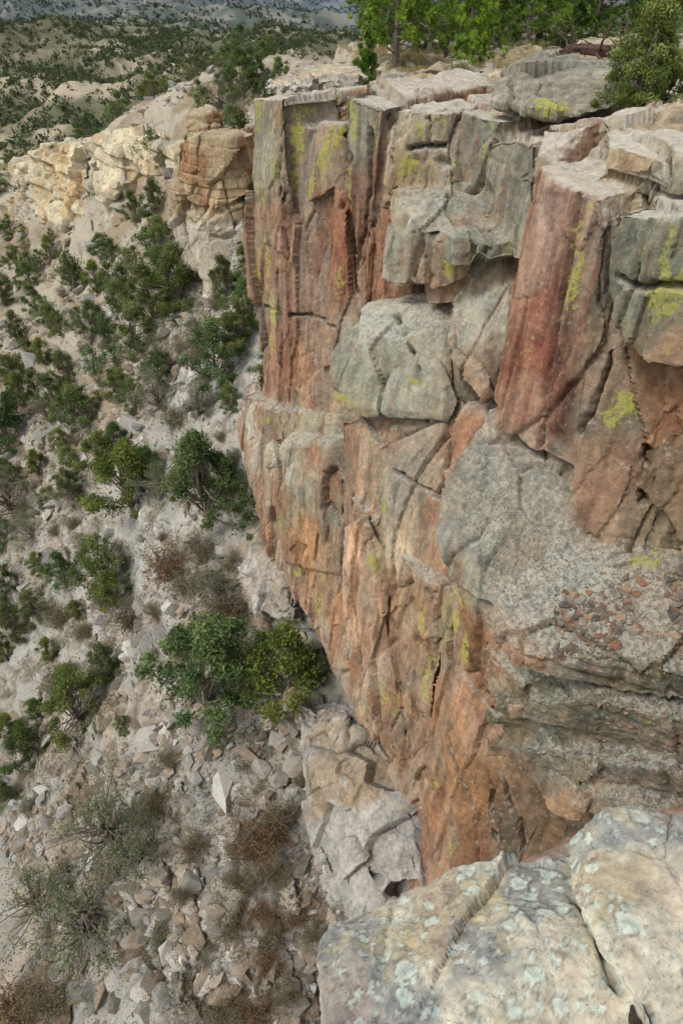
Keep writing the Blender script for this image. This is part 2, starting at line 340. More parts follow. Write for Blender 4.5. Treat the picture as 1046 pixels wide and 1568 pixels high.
def rp(b,px,py):
    h=b.ray_cast(Vector((0,0,0)),Vector(pixel_ray(px,py)).normalized()); return None if h[0] is None else np.array(h[0])
d,i1,i2=fracture(P,1.,0,a1=.28,a2=.085,crk=.16,big=.06,rough=.02,tl=.22,c2=.25)
ld=sst(9.2,8.2,P[:,1])*sst(-7.2,-7.8,P[:,2])*sst(-12.5,-11.5,P[:,2])
zz=(P[:,2]+.10*fbm(P*.5,3,33))/.17; b=np.floor(zz).astype(np.int64); fr=zz-b
lay=.15*(hsh(b,b*3,b,5)/4294967296.-.5)-.06*np.exp(-(np.minimum(fr,1-fr)/.1)**2)
hor=1-np.abs(N[:,2])
grey_slope=np.exp(-(((P-at(760,790,9.5))/np.array([1.3,1.3,1.0]))**2).sum(1))
sh_=np.exp(-(((P-at(590,540,15.2))/np.array([1.4,1.4,1.2]))**2).sum(1))
pil_=np.exp(-(((P-at(840,500,10.4))/np.array([1.2,1.6,2.4]))**2).sum(1))
damp=(1-.65*np.clip(grey_slope+sh_*.8+pil_*.6,0,1))*(1-.2*ld)
d=d*damp+lay*ld*hor
joints=[[(685,168),(690,230),(687,290)],[(432,160),(430,220),(426,300)],[(436,300),(420,420),(425,520)],[(523,160),(530,240),(527,320)],[(562,200),(560,300),(545,400)],[(600,180),(598,250)],[(765,200),(738,290),(745,340)],
 [(815,260),(812,330),(775,430)],[(925,310),(922,420),(938,520)],[(938,520),(900,640),(870,720)],[(985,690),(990,770)],[(610,480),(640,560),(655,640)],[(700,620),(670,760),(600,720)],[(540,760),(540,900),(560,1040)],[(600,850),(600,960),(640,1100)],[(690,1130),(720,1230),(730,1330)],[(760,1190),(795,1260),(800,1330)],[(662,900),(700,1010),(745,1080)],[(400,470),(450,480),(520,500)],
 [(600,225),(680,220)],[(585,290),(600,360),(590,430)],[(495,750),(500,830),(540,900)],[(640,400),(660,350)],[(945,430),(1046,445)],[(550,1050),(590,1130),(640,1240)],[(660,1200),(700,1290)],[(740,1190),(760,1290)]]
jd=np.full(len(P),9.)
wob=.09*np.stack([fbm(P*2.5,3,61),fbm(P*2.5,3,62),fbm(P*2.5,3,63)],1)
PW=P+wob
for jn in joints:
    q=[rp(bvh0,*p) for p in jn]
    for a,b_ in zip(q[:-1],q[1:]):
        if a is None or b_ is None or np.linalg.norm(a-b_)>6: continue
        ix=nearidx(P,(a+b_)/2,np.linalg.norm(a-b_)/2+.6); jd[ix]=np.minimum(jd[ix],segd(PW[ix],a,b_))
d-=.34*np.exp(-(jd/.05)**2)
Pn=P+N*d[:,None]
me.vertices.foreach_set('co',Pn.astype(np.float32).ravel()); me.update()
P,N=arr(me)
bm=bmesh.new(); bm.from_mesh(me); bvh=BVHTree.FromBMesh(bm); bm.free()
def rockpt(px,py): return rp(bvh,px,py)
Wp=P+.35*np.stack([fbm(P*1.1,4,81,.6),fbm(P*1.1,4,82,.6),fbm(P*.7,4,83,.6)],1)
q=fbm(P*np.array([1.2,1.2,.35]),4,90)[:,None]; q2=fbm(P*.6,3,91)[:,None]
base=C(160,132,108)+(C(150,116,90)-C(160,132,108))*sst(-.3,.4,q); base=base+(C(150,144,126)-base)*sst(.0,.4,q2)*.6
anch=[(405,220,.8,(140,140,122)),(470,230,.9,(148,130,110)),(490,180,.5,(145,145,125)),(550,190,.7,(148,148,128)),(575,240,.4,(148,104,80)),(640,200,.7,(172,162,142)),(640,260,.5,(166,142,105)),(730,240,.7,(142,146,132)),
(710,200,.4,(145,128,106)),(785,260,.5,(138,140,128)),(780,340,.5,(152,150,132)),(645,320,.6,(165,164,146)),(605,380,.4,(146,146,128)),(650,400,.5,(168,138,112)),(705,375,.45,(138,143,124)),
(415,380,.6,(142,126,108)),(440,400,.8,(158,122,100)),(480,420,.9,(164,124,100)),(520,380,.8,(148,102,78)),(560,370,.6,(146,98,74)),(470,520,1.,(166,132,108)),(430,560,.7,(160,124,102)),(570,440,.4,(148,104,78)),(540,300,.5,(148,104,80)),
(580,490,.8,(174,174,158)),(560,560,.9,(154,160,142)),(640,540,.8,(152,156,140)),(610,600,.8,(150,153,132)),(660,610,.6,(158,154,132)),(730,480,.6,(164,164,148)),(740,550,.5,(164,138,112)),(700,650,.5,(150,112,88)),
(620,670,.6,(148,122,106)),(560,690,.7,(166,140,114)),(520,670,.5,(152,148,128)),(620,740,.7,(144,134,116)),(570,760,.6,(168,142,116)),(660,720,.4,(146,128,106)),
(380,640,.5,(180,170,152)),(400,700,.6,(168,162,146)),(470,660,.5,(160,156,134)),(440,700,.6,(160,158,140)),(490,760,.6,(152,146,124)),(430,780,.6,(152,136,112)),(480,850,.7,(160,124,86)),(500,900,.6,(150,116,78)),
(545,850,.4,(194,162,134)),(540,950,.5,(188,154,124)),(600,850,.5,(182,166,140)),(620,920,.6,(166,144,108)),(570,1030,.5,(170,148,126)),(600,1060,.6,(150,120,92)),(650,1000,.6,(158,128,94)),(640,1100,.6,(150,114,82)),(680,1100,.6,(150,116,84)),
(620,1160,.6,(138,104,76)),(660,1250,.7,(150,114,80)),(720,1200,.7,(138,104,72)),(760,1250,.8,(130,96,66)),(720,1320,.8,(116,86,58)),(830,1290,.9,(100,78,54)),
(840,300,.4,(176,146,128)),(870,350,.6,(172,136,118)),(800,420,.5,(168,128,106)),(890,400,.4,(172,136,116)),(820,500,.6,(158,114,96)),(800,600,.7,(164,122,98)),(840,540,.38,(114,54,48)),(850,600,.38,(100,44,40)),(850,660,.36,(108,50,44)),(835,470,.28,(130,70,60)),(780,560,.28,(124,68,56)),(860,420,.28,(136,84,70)),(795,520,.3,(130,74,60)),
(990,400,.8,(114,120,104)),(960,480,.6,(116,122,106)),(1000,360,.4,(132,138,122)),(905,580,.5,(160,128,100)),(885,640,.35,(126,130,112)),(990,620,.8,(150,116,86)),(1030,700,.8,(134,104,76)),(940,700,.7,(158,116,86)),(900,760,.4,(156,108,82)),(960,780,.5,(164,130,98)),(1020,800,.6,(134,118,86)),(950,640,.3,(135,138,115)),
(730,700,.8,(144,146,136)),(720,780,.9,(142,144,134)),(790,760,.8,(146,146,136)),(740,860,.8,(142,142,130)),(830,810,.7,(142,138,122)),
(830,890,.7,(140,139,129)),(900,900,.6,(134,132,120)),(980,920,.7,(136,118,100)),(900,980,.6,(118,120,106)),(830,1040,.6,(98,102,84)),(900,1080,.6,(102,104,88)),(1000,1060,.6,(108,106,90)),(850,1150,.7,(112,112,98)),(950,1170,.8,(106,104,92)),(780,1110,.5,(96,96,78)),
(690,940,.5,(146,134,94)),(720,980,.5,(134,98,68)),(700,880,.5,(132,130,106)),(760,1000,.3,(128,102,76)),(980,200,.8,(172,164,142)),(1030,240,.6,(148,142,118)),(950,240,.5,(158,138,105))]
num=base*.12; den=np.full((len(P),1),.12)
for a in anch:
    c=rockpt(a[0],a[1])
    if c is None: continue
    ix=nearidx(P,c,a[2]*2.6+.4); dd=(Wp[ix]-c)*np.array([1,1,.75]); w=np.exp(-2.1*(dd*dd).sum(1)/a[2]**2)[:,None]*3; num[ix]+=w*C(*a[3]); den[ix]+=w
col=num/den
col*=(.78+.26*i1+.30*i2)[:,None]*1.12
hu=((i2*37.7)%1)[:,None]; col=col*(1+.14*(hu-.5)*np.array([1,.1,-.9]))
gb=((((i1*71.3)%1)>.72)*.2+(((i2*53.9)%1)>.8)*.15)[:,None]*(1-grey_slope[:,None]); gcol=(col@np.array([.3,.59,.11]))[:,None]*np.array([1.04,1.05,.90]); col=col*(1-gb*1.6)+gcol*gb*1.6
stv=fbm(P*np.array([5,5,.35]),3,97)[:,None]; col*=1-.36*sst(.05,.5,stv)*hor[:,None]
stw=fbm(P*np.array([3.2,3.2,.3])+7,3,98)[:,None]; col=col+(C(134,84,66)-col)*sst(.2,.5,stw)*hor[:,None]*.5*(1-grey_slope[:,None])*(1-ld[:,None])
col=desat(col,.88,(1.0,.985,.92))
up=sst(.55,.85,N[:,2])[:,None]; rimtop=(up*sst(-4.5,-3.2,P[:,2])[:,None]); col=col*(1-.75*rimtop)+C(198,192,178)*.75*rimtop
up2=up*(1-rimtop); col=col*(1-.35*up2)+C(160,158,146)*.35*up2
col*=(1-.55*np.exp(-(jd/.055)**2))[:,None]  # crevice shade painted into the rock colour along the joints
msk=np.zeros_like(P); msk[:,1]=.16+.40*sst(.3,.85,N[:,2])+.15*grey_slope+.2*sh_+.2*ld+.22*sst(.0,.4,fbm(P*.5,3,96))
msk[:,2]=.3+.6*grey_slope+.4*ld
msk[:,0]=.28*sst(.1,.5,fbm(P*.7,3,95))+.30*sst(.32,.5,fbm(P*np.array([2.6,2.6,.6])+3,3,99))*hor
for (px,py,ra,rz) in [(395,400,.12,.9),(410,385,.12,.6),(480,285,.12,.5),(470,165,.3,.12),(515,215,.2,.35),(575,200,.12,.5),(535,285,.15,.5),(625,255,.25,.25),(450,265,.12,.5),(498,240,.18,.4),(875,480,.10,.55),(878,440,.08,.3),(1015,440,.16,.3),(1005,480,.12,.2),(940,610,.15,.18),(968,610,.1,.2),(520,610,.25,.07),(545,630,.2,.07),(605,650,.1,.14),
   (690,408,.15,.14),(430,805,.18,.4),(455,868,.18,.25),(695,955,.12,.5),(710,990,.1,.35),(760,1160,.08,.5),(990,855,.25,.1),(400,165,.15,.5),(930,640,.12,.15),(640,580,.2,.06),(590,770,.15,.2),(1040,900,.2,.12),(760,180,.15,.25),(415,520,.12,.5),(650,1050,.12,.4),(640,950,.12,.4),
   (540,180,.12,.4),(455,200,.12,.4),(420,250,.10,.5),(400,300,.10,.5),(650,200,.15,.15),(700,250,.08,.4),(745,220,.08,.3),(420,480,.12,.4),(475,320,.10,.4),(600,560,.15,.06),(410,640,.15,.2),(575,860,.1,.4)]:
    c=rockpt(px,py)
    if c is None: continue
    ix=nearidx(P,c,max(ra,rz)*2.6+.3)
    dd=(Wp[ix]*.5+P[ix]*.5-c)/np.array([ra,ra,rz])*.8; msk[ix,0]+=.95*np.exp(-(dd*dd).sum(1))
msk[:,0]=np.clip(msk[:,0],0,.68); msk=np.clip(msk,0,.95)
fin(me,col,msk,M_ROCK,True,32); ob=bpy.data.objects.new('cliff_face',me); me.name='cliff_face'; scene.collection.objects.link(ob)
print('cliff done',time.time()-T0)

# ---------------------------------------------------------------- other rock masses
def rockmass(name,acc,vox,mat,colfn,k=1.,seed=0,zs=1.,strata=.0,lay=.35,a1=.3,a2=.12,**kw):
    me=remesh(acc,vox); P,N=arr(me); d,i1,i2=fracture(P,k,seed,zs,a1,a2,strata,lay,**kw)
    P2=P+N*d[:,None]; me.vertices.foreach_set('co',P2.astype(np.float32).ravel()); me.update(); P,N=arr(me)
    col,msk=colfn(P,N,i1,i2); fin(me,col,msk,mat,True,32); me.name=name
    ob=bpy.data.objects.new(name,me); scene.collection.objects.link(ob); return ob
def palecol(a,b,c3=C(156,156,148),gain=1.):
    def f(P,N,i1,i2):
        q=fbm(P*.35,4,14)[:,None]; q5=fbm(P*1.7,4,16)[:,None]; c=a+(b-a)*sst(-.2,.4,q+.5*q5); g=sst(-.1,.5,fbm(P*.2+9,3,15))[:,None]; c=c+(c3-c)*g*.55
        c=c*(.76+.22*i1+.3*i2)[:,None]*gain; m=np.zeros_like(P); m[:,1]=.25; m[:,2]=.2; return c,m
    return f
ac=([],[])
pb=(5,5,0)
pan(ac,[(-120,266,112),(0,256,97),(70,254,88),(-120,350,110),(0,335,95),(60,330,87)],pb)
pan(ac,[(45,240,88),(110,228,80),(150,220,75),(50,320,86),(115,318,78),(150,330,73)],pb)
pan(ac,[(120,226,76),(190,208,68),(240,218,63),(125,300,75),(200,325,66),(250,318,61)],pb)
pan(ac,[(150,235,71),(185,230,67),(155,290,70),(190,300,66)],pb)
pan(ac,[(235,222,61),(275,228,57),(240,300,60),(280,310,55)],pb)
for pts in [[(-60,325,104),(0,322,93),(60,318,84),(-60,352,102),(0,350,91),(60,345,83)],[(60,312,84),(140,310,74),(205,322,66),(60,345,82),(140,350,72),(210,345,63)]]: pan(ac,pts,(3,3,0))
rockmass('pale_cliff_band',ac,.2,M_PALE,palecol(C(204,194,166),C(190,168,130),gain=1.05),3.,3,1.0,.34,.28,.45,.14,crk=.2)
ac=([],[])
pan(ac,[(268,218,44),(300,208,43),(355,215,42),(378,240,42.5),(270,310,43.5),(330,322,41.5),(378,300,42)],(1.2,3,0))
pan(ac,[(285,180,44.6),(325,173,44.5),(331,207,43.5),(283,208,44)],(.5,1.5,0))
pan(ac,[(264,345,43),(266,400,41.8),(318,420,40.2),(375,400,40.6),(276,318,42.8),(370,310,42),(318,340,41)],(1.2,3,0))
pan(ac,[(355,205,46),(398,192,48),(388,290,44),(398,300,44)],(1,2,0))
pan(ac,[(300,400,40.5),(372,400,40),(310,455,38.5),(370,470,36.5)],(1,2,0))
def pilcol(P,N,i1,i2):
    z=P[:,2]; q=fbm(P*.6,4,14)[:,None]; c=C(184,162,126)+(C(160,122,86)-C(184,162,126))*sst(-.2,.3,q)
    lo=sst(-12.3,-12.9,z)[:,None]; c=c*(1-lo)+C(192,184,162)*lo; tp=sst(.5,.8,N[:,2])[:,None]; c=c*(1-tp*.6)+C(186,176,150)*tp*.6
    m=np.zeros_like(P); m[:,1]=.25; m[:,0]=.25; return desat(c*(.78+.4*i2[:,None]),.88),m
rockmass('rock_pillar',ac,.08,M_ROCK,pilcol,1.5,5,1.6,.14,.35,.35,.12,crk=.22)
ac=([],[])
hull(ac,[at(*p) for p in [(440,1065,14.6),(475,1095,13.6),(530,1110,13),(600,1170,11.4),(640,1260,9.9),(602,1350,8.8),(505,1385,8.9),(478,1300,10.1),(480,1200,11.8),(640,1350,8.3)]],(2,1,-2))
hull(ac,[at(*p) for p in [(480,1290,10.4),(540,1290,9.6),(500,1400,8.9),(600,1400,8),(520,1470,8),(620,1460,7.2)]],(1.5,1,-2))
hull(ac,[at(*p) for p in [(450,1080,14.6),(500,1085,13.5),(455,1130,13.8),(510,1160,12.5),(500,1240,11)]],(1.5,1,-1))
rockmass('cliff_foot_outcrop',ac,.045,M_ROCK,palecol(C(170,168,160),C(152,136,114),C(148,150,144)),1.,8,3.,.06,.3,.7,.16,crk=.3,tl=.4)
ac=([],[])
for pts in [[(365,875,20.2),(392,838,20.8),(432,880,18.2),(378,930,18.9),(450,950,16.9),(430,905,17.8)],
            [(270,575,33),(330,560,31.5),(350,600,29),(290,610,31),(300,640,29.5)],[(225,790,27),(290,770,26),(330,800,23.8),(250,830,25),(300,840,23.8)],
            [(380,700,23.5),(400,640,24),(372,600,26),(395,560,27),(410,700,21.5)],
            [(190,980,21.5),(250,960,20.5),(200,1010,20.2),(240,1020,19.6)],[(120,480,50),(180,470,47),(130,505,48),(190,500,45)],[(20,560,54),(90,540,52),(30,585,52),(95,570,50)]]:
    hull(ac,[at(*p) for p in pts],(.8,.8,-1.2))
rockmass('rock_outcrop',ac,.07,M_ROCK,palecol(C(180,178,170),C(166,156,140)),1.,9,1.,.2,.3,.6,.25,crk=.25,tl=.5)
def slab(name,pts,bk,k=.9,vox=.05,cc=(C(186,178,156),C(160,146,122)),lime=None,seed=4):
    ac=([],[]); pan(ac,pts,bk); ob=rockmass(name,ac,vox,M_ROCK,palecol(*cc),k,seed,.9,.1,.3,.2,.10)
    if lime:
        P,N=arr(ob.data); m=np.zeros((len(P),4),dtype=np.float32); m[:,1]=.35; m[:,2]=.3; m[:,3]=1
        for l in lime: m[:,0]+=.7*np.exp(-(((P-at(*l[:3]))/l[3])**2).sum(1))
        ob.data.color_attributes['Msk'].data.foreach_set('color',m.ravel())
    return ob
slab('rock_slab',[(756,120,16.4),(800,100,17),(925,108,16.4),(757,160,15.6),(800,172,15),(880,178,14.4),(932,168,14.4),(930,128,14.9),(800,125,15.6)],(.8,1.4,0),cc=(C(150,146,130),C(142,142,130)),lime=[(830,165,14.9,.35),(860,155,14.6,.35)])
slab('rock_slab',[(935,182,12.6),(1060,170,11.9),(1120,190,11.2),(940,235,11.9),(1000,230,11.1),(1120,260,10.4)],(1.,1.2,0),seed=6)
slab('rock_slab',[(700,130,21),(770,120,20),(705,150,20),(770,150,19)],(1,2,0),seed=7)
slab('rock_slab',[(560,128,23),(650,120,22),(565,145,22),(650,145,21)],(1,2,0),seed=8)
slab('rock_slab',[(420,118,26),(490,112,25.4),(400,140,24),(520,140,22)],(1,2.5,0),cc=(C(200,194,180),C(188,174,150)),seed=9)
slab('rock_slab',[(870,75,27),(960,60,26),(1050,72,24),(870,100,26),(1050,100,23)],(1,2,0),seed=10)
# foreground boulder
ac=([],[])
zt=lambda px,py,z: atz(px,py,z)
hull(ac,[zt(*p) for p in [(492,1468,-1.72),(512,1412,-1.76),(600,1368,-1.78),(700,1345,-1.74),(790,1318,-1.74),(872,1305,-1.72),(905,1440,-1.60),(960,1520,-1.58),(800,1500,-1.6),(640,1500,-1.63),(1000,1700,-1.6),(500,1700,-1.62),(500,1520,-1.7),(505,1500,-1.95),(540,1420,-2.05),(780,1350,-2.1)]],None)
hull(ac,[zt(*p) for p in [(862,1312,-1.66),(888,1270,-1.62),(930,1248,-1.58),(1010,1236,-1.58),(1090,1240,-1.56),(1200,1260,-1.52),(915,1430,-1.50),(975,1530,-1.49),(1050,1700,-1.5),(1300,1500,-1.48),(880,1340,-2),(1000,1270,-2.1),(1200,1290,-2.1),(1300,1700,-2.2)]],None)
hull(ac,[np.array(p,float) for p in [(0.02,.1,-1.72),(.1,.5,-1.95),(.8,.65,-2.),(1.6,.6,-1.9),(.05,-.6,-1.7),(2,-.6,-1.62),(.2,.4,-2.9),(1.6,.6,-2.9),(.2,-.6,-2.9),(2,-.6,-2.9)]])
me=remesh(ac,.0055); P,N=arr(me); cull(me,~((P[:,1]<-.1)|(P[:,2]<-2.6)|(P[:,0]>1.5))); P,N=arr(me)
bm=bmesh.new(); bm.from_mesh(me); bvf=BVHTree.FromBMesh(bm); bm.free()
d,i1,i2=fracture(P,.3,31,1.,.05,.04,crk=.03,rough=.02,tl=.2)
gr=np.full(len(P),9.)
wbl=.02*np.stack([fbm(P*9,3,1),fbm(P*9,3,2),fbm(P*9,3,3)],1)
for ln in ([(868,1300),(882,1370),(905,1430),(930,1490),(985,1560)],):
    q=[rp(bvf,*p) for p in ln]; q=[p for p in q if p is not None]
    for a,b_ in zip(q[:-1],q[1:]): gr=np.minimum(gr,segd(P+wbl,a,b_))
wp1,_,wi,_=worley(P*9,66); pit=(wi<.10)*np.exp(-(wp1/.2)**2)
fl=fbm(P*3.2,4,2); fq=fl/.22; ff=fq-np.floor(fq); fl2=(np.floor(fq)+sst(.4,.6,ff))*.22
P=P+N*(d*.8+.012*fl+.024*fl2+.005*fbm(P*30,3,6)-.035*np.exp(-(gr/.012)**2)-.018*pit)[:,None]; me.vertices.foreach_set('co',P.astype(np.float32).ravel()); me.update(); P,N=arr(me)
q=fbm(P*5,5,41)[:,None]; q2=fbm(P*9,4,42)[:,None]; q3=fbm(P*4+4,4,43)[:,None]; q6=fbm(P*16,4,47)[:,None]
col=C(200,193,172)+(C(178,163,134)-C(200,193,172))*sst(0,.45,q); col=col+(C(148,150,148)-col)*sst(.15,.3,q3)*.85; col=col+(C(200,182,130)-col)*sst(.2,.5,q2)*.45; col=col+(C(194,166,144)-col)*sst(.1,.5,-q2+.2*q)*.35
col=desat(col*(1+.16*q6),.82,(.985,1,.97))
wv=P+.006*np.stack([fbm(P*60,2,1),fbm(P*60,2,2),fbm(P*60,2,3)],1)
ring=np.zeros(len(P)); edge=np.zeros(len(P))
for sc_,sd,th_ in ((17,50,.3),(27,51,.32),(42,52,.3),(60,53,.22)):
    lf1,lf2,li,_=worley(wv*sc_,sd); R_=.26+.18*((li*91)%1); on=(li<th_); ring=np.maximum(ring,on*sst(R_,R_-.05,lf1)*(.55+.45*sst(.03,R_-.05,lf1))); edge=np.maximum(edge,on*np.exp(-((lf1-R_-.02)/.045)**2))
clus=sst(-.35,.0,fbm(P*2.6,3,44)+.1); ring=(ring*clus)[:,None]; edge=(edge*clus)[:,None]
col=col*(1-.45*edge); col=col*(1-ring*.9)+C(196,208,196)*ring*.9
col*=(1-.55*np.exp(-(gr/.011)**2))[:,None]*(1-.6*pit)[:,None]  # shade painted into the colour of the crack and pits
msk=np.zeros_like(P); msk[:,1]=.08+.3*sst(0,.5,fbm(P*4,3,45))*(1-ring[:,0]); msk[:,2]=.45
fin(me,col,msk,M_FG,True,40); me.name='foreground_boulder'; scene.collection.objects.link(bpy.data.objects.new('foreground_boulder',me))
print('rocks done',time.time()-T0)

# ---------------------------------------------------------------- stones
tmpl=[]
for k in range(14):
    bm=bmesh.new()
    pts=rng.normal(size=(12,3)); pts/=np.linalg.norm(pts,axis=1)[:,None]; pts*=np.array([1,rng.uniform(.55,1),rng.uniform(.35,.8)])
    for p in pts: bm.verts.new(p)
    bmesh.ops.convex_hull(bm,input=bm.verts[:]); bmesh.ops.delete(bm,geom=[v for v in bm.verts if not v.link_faces],context='VERTS'); bmesh.ops.triangulate(bm,faces=bm.faces[:]); bmesh.ops.recalc_face_normals(bm,faces=bm.faces)
    bm.verts.index_update(); tmpl.append((np.array([v.co for v in bm.verts]),np.array([[v.index for v in f.verts] for f in bm.faces]))); bm.free()
def stones(name,pos,size,cols,tilt=.4,flat=1.,crust=.3):
    pos=np.asarray(pos);size=np.asarray(size,float); K=rng.integers(0,14,len(pos)); VV=[];FF=[];CC=[];o=0
    for k in range(14):
        m=np.nonzero(K==k)[0]
        if not len(m): continue
        v,f=tmpl[k]; a=rng.uniform(0,6.28,len(m)); b=rng.normal(size=len(m))*tilt; c_,s_=np.cos(a),np.sin(a); cb,sb=np.cos(b),np.sin(b)
        L=v[None]*np.array([1,1,flat])*size[m][:,None,None]
        y2=L[...,1]*cb[:,None]-L[...,2]*sb[:,None]; z2=L[...,1]*sb[:,None]+L[...,2]*cb[:,None]; x2=L[...,0]
        w=np.stack([x2*c_[:,None]-y2*s_[:,None],x2*s_[:,None]+y2*c_[:,None],z2],-1)+pos[m][:,None,:]
        VV.append(w.reshape(-1,3)); FF.append((f[None]+(np.arange(len(m))*len(v))[:,None,None]+o).reshape(-1,3)); CC.append(np.repeat(cols[m],len(v),0)); o+=len(m)*len(v)
    V=np.concatenate(VV); ms=np.zeros_like(V); ms[:,1]=crust; ms[:,2]=.2
    return mk(name,V,np.concatenate(FF),np.concatenate(CC),ms,M_STONE,False)
SC=np.array([C(174,171,161),C(154,153,146),C(180,168,150),C(164,148,128),C(200,197,187),C(142,127,108),C(134,131,120)])
def scols(n,pr=None): return SC[rng.choice(len(SC),n,p=pr)]*rng.uniform(.7,1.12,(n,1))
NN=76000; yy=5+40*rng.random(NN)**1.1; xx=yy*rng.uniform(-1.1,.12,NN); xx=np.where(yy<12,rng.uniform(-12,2,NN),xx)
s=rimdist(xx,yy); den_=fbm(np.stack([xx,yy,0*xx],1)/3.,3,61)+.2; ok=(s<-1.0)&(rng.random(NN)<np.clip(.22+den_,.06,1)*np.where(yy<22,1,.5)); xx,yy=xx[ok],yy[ok]
sz=np.clip(.035+.038*rng.pareto(1.7,len(xx)),.03,.5)
stones('scree_rocks',np.stack([xx,yy,zfun(xx,yy)+sz*.08],1),sz,scols(len(xx)),.45)
NN=8000; yy=rng.uniform(32,105,NN); xx=yy*rng.uniform(-.68,-.05,NN); den_=fbm(np.stack([xx,yy,0*xx],1)/8.,3,62); ok=(rimdist(xx,yy)<-1)&(rng.random(NN)<np.clip(.4+den_,.05,1)); xx,yy=xx[ok],yy[ok]
sz=np.clip(.14+.13*rng.pareto(2.,len(xx)),.1,1.1); stones('slope_rocks',np.stack([xx,yy,zfun(xx,yy)+sz*.1],1),sz,scols(len(xx)),.4,.8)
big=[(240,1135,.95),(350,1215,.95),(300,1190,.5),(435,1135,.6),(75,858,.8),(300,822,.8),(22,1400,1.),(205,1500,.7),(150,1535,.6),(260,1140,.6),(330,1300,.4),(450,1180,.5),(560,1240,.4),(290,1230,.4),(410,1385,.4),(230,1420,.4),(470,1480,.4),(250,1530,.5),(120,1520,.5),(430,1200,.45),(230,990,.6),(130,790,.4),(180,880,.5),(360,860,.5),(260,1060,.35),(410,960,.5),
 (400,1180,.5),(380,1250,.4),(320,1380,.35),(440,1330,.4),(200,1440,.4),(90,1490,.5),(270,1490,.4),(330,1500,.4),(430,1440,.4),(150,1180,.5),(100,1250,.5),(60,1330,.5),(300,880,.6),(330,900,.5),(240,830,.7),(345,750,.6),(220,700,.5)]
bp=[];bs=[]
for b in big:
    h=ground_hit(b[0],b[1]); bp.append(h+np.array([0,0,.1])); bs.append(b[2])
stones('fallen_slab_rocks',bp,bs,scols(len(bp),[.3,.25,.15,.05,.25,.0,.0]),.3,.6)
pos=[];szs=[]
for k in range(3600):
    px=rng.uniform(850,1110);py=rng.uniform(866,1010)
    if py<872+(1046-px)*.2+rng.normal()*12: continue
    c=rockpt(px,py)
    if c is None or c[2]<-9. or vnoise(c[None]*2.2,9)[0]<-.25+rng.normal()*.15: continue
    pos.append(c+np.array([0,0,.005])); szs.append(min(.010+.011*rng.pareto(1.5),.12))
for k in range(250):
    px=rng.uniform(900,1080);py=rng.uniform(1060,1200); c=rockpt(px,py)
    if c is not None: pos.append(c); szs.append(rng.uniform(.01,.05))
rc=np.array([C(146,112,90),C(132,100,82),C(158,136,112),C(142,136,124),C(116,106,94),C(98,96,90)])
stones('ledge_rubble',pos,szs,rc[rng.choice(6,len(pos),p=[.17,.13,.2,.26,.14,.10])]*rng.uniform(.75,1.15,(len(pos),1)),.5,1,.15)
yy=rng.uniform(13,45,4200); xx=yy*rng.uniform(-.12,.62,len(yy)); ok=rimdist(xx,yy)>.6; xx,yy=xx[ok],yy[ok]; sz=np.clip(.06+.07*rng.pareto(2.,len(xx)),.05,.55)
stones('plateau_rocks',np.stack([xx,yy,zfun(xx,yy)+sz*.1],1),sz,(np.array([C(196,188,170),C(172,158,134),C(160,154,142)])[rng.integers(0,3,len(xx))])*rng.uniform(.8,1.1,(len(xx),1)),.2,.6)
print('stones',time.time()-T0)

# ---------------------------------------------------------------- vegetation
def tubes(paths,seg=6):
    V=[];Fq=[];o=0
    for pts,rad in paths:
        pts=np.asarray(pts,float); m=len(pts)
        for i in range(m):
            t=pts[min(i+1,m-1)]-pts[max(i-1,0)]; t/=np.linalg.norm(t)+1e-9
            a=np.cross(t,[.3,.9,.2]); a/=np.linalg.norm(a)+1e-9; b=np.cross(t,a)
            for k in range(seg):
                g=k*6.283/seg; V.append(pts[i]+rad[i]*(a*math.cos(g)+b*math.sin(g)))
        for i in range(m-1):
            for k in range(seg):
                k2=(k+1)%seg; Fq.append((o+i*seg+k,o+i*seg+k2,o+(i+1)*seg+k2,o+(i+1)*seg+k))
        o+=m*seg
    return np.array(V),np.array(Fq)
def leaves(c,size,asp,rg,dirs=None):
    n=len(c); a=rg.normal(size=(n,3)) if dirs is None else dirs; a=a/(np.linalg.norm(a,axis=1)[:,None]+1e-9)
    b=np.cross(a,rg.normal(size=(n,3))); b/=np.linalg.norm(b,axis=1)[:,None]+1e-9
    s=(size*rg.uniform(.6,1.3,n))[:,None]
    V=np.stack([c-a*s,c-b*s*asp,c+a*s,c+b*s*asp],1).reshape(-1,3); return V,np.arange(4*n).reshape(-1,4)
def plantmesh(name,tb,lv,lc):
    V1,F1_=tb; V2,F2_=lv; V=np.concatenate([V1,V2]); Fq=np.concatenate([F1_,F2_+len(V1)])
    col=np.concatenate([np.ones((len(V1),3))*C(120,110,98),np.repeat(lc,4,0)])
    me=mk(name,V,Fq,col,None,None,False,link=False); me.materials.append(M_BARK); me.materials.append(M_LEAF)
    mi=np.zeros(len(Fq),dtype=np.int32); mi[len(F1_):]=1; me.polygons.foreach_set('material_index',mi); return me
def limb(p0,dirn,L,r0,rg,nseg=6,curl=.25,up=.15):
    pts=[np.array(p0,float)]; d=np.array(dirn,float); d/=np.linalg.norm(d)
    for i in range(nseg):
        d=d+rg.normal(size=3)*curl+np.array([0,0,up]); d/=np.linalg.norm(d); pts.append(pts[-1]+d*L/nseg)
    return pts,[r0*(1-.85*i/nseg) for i in range(nseg+1)]
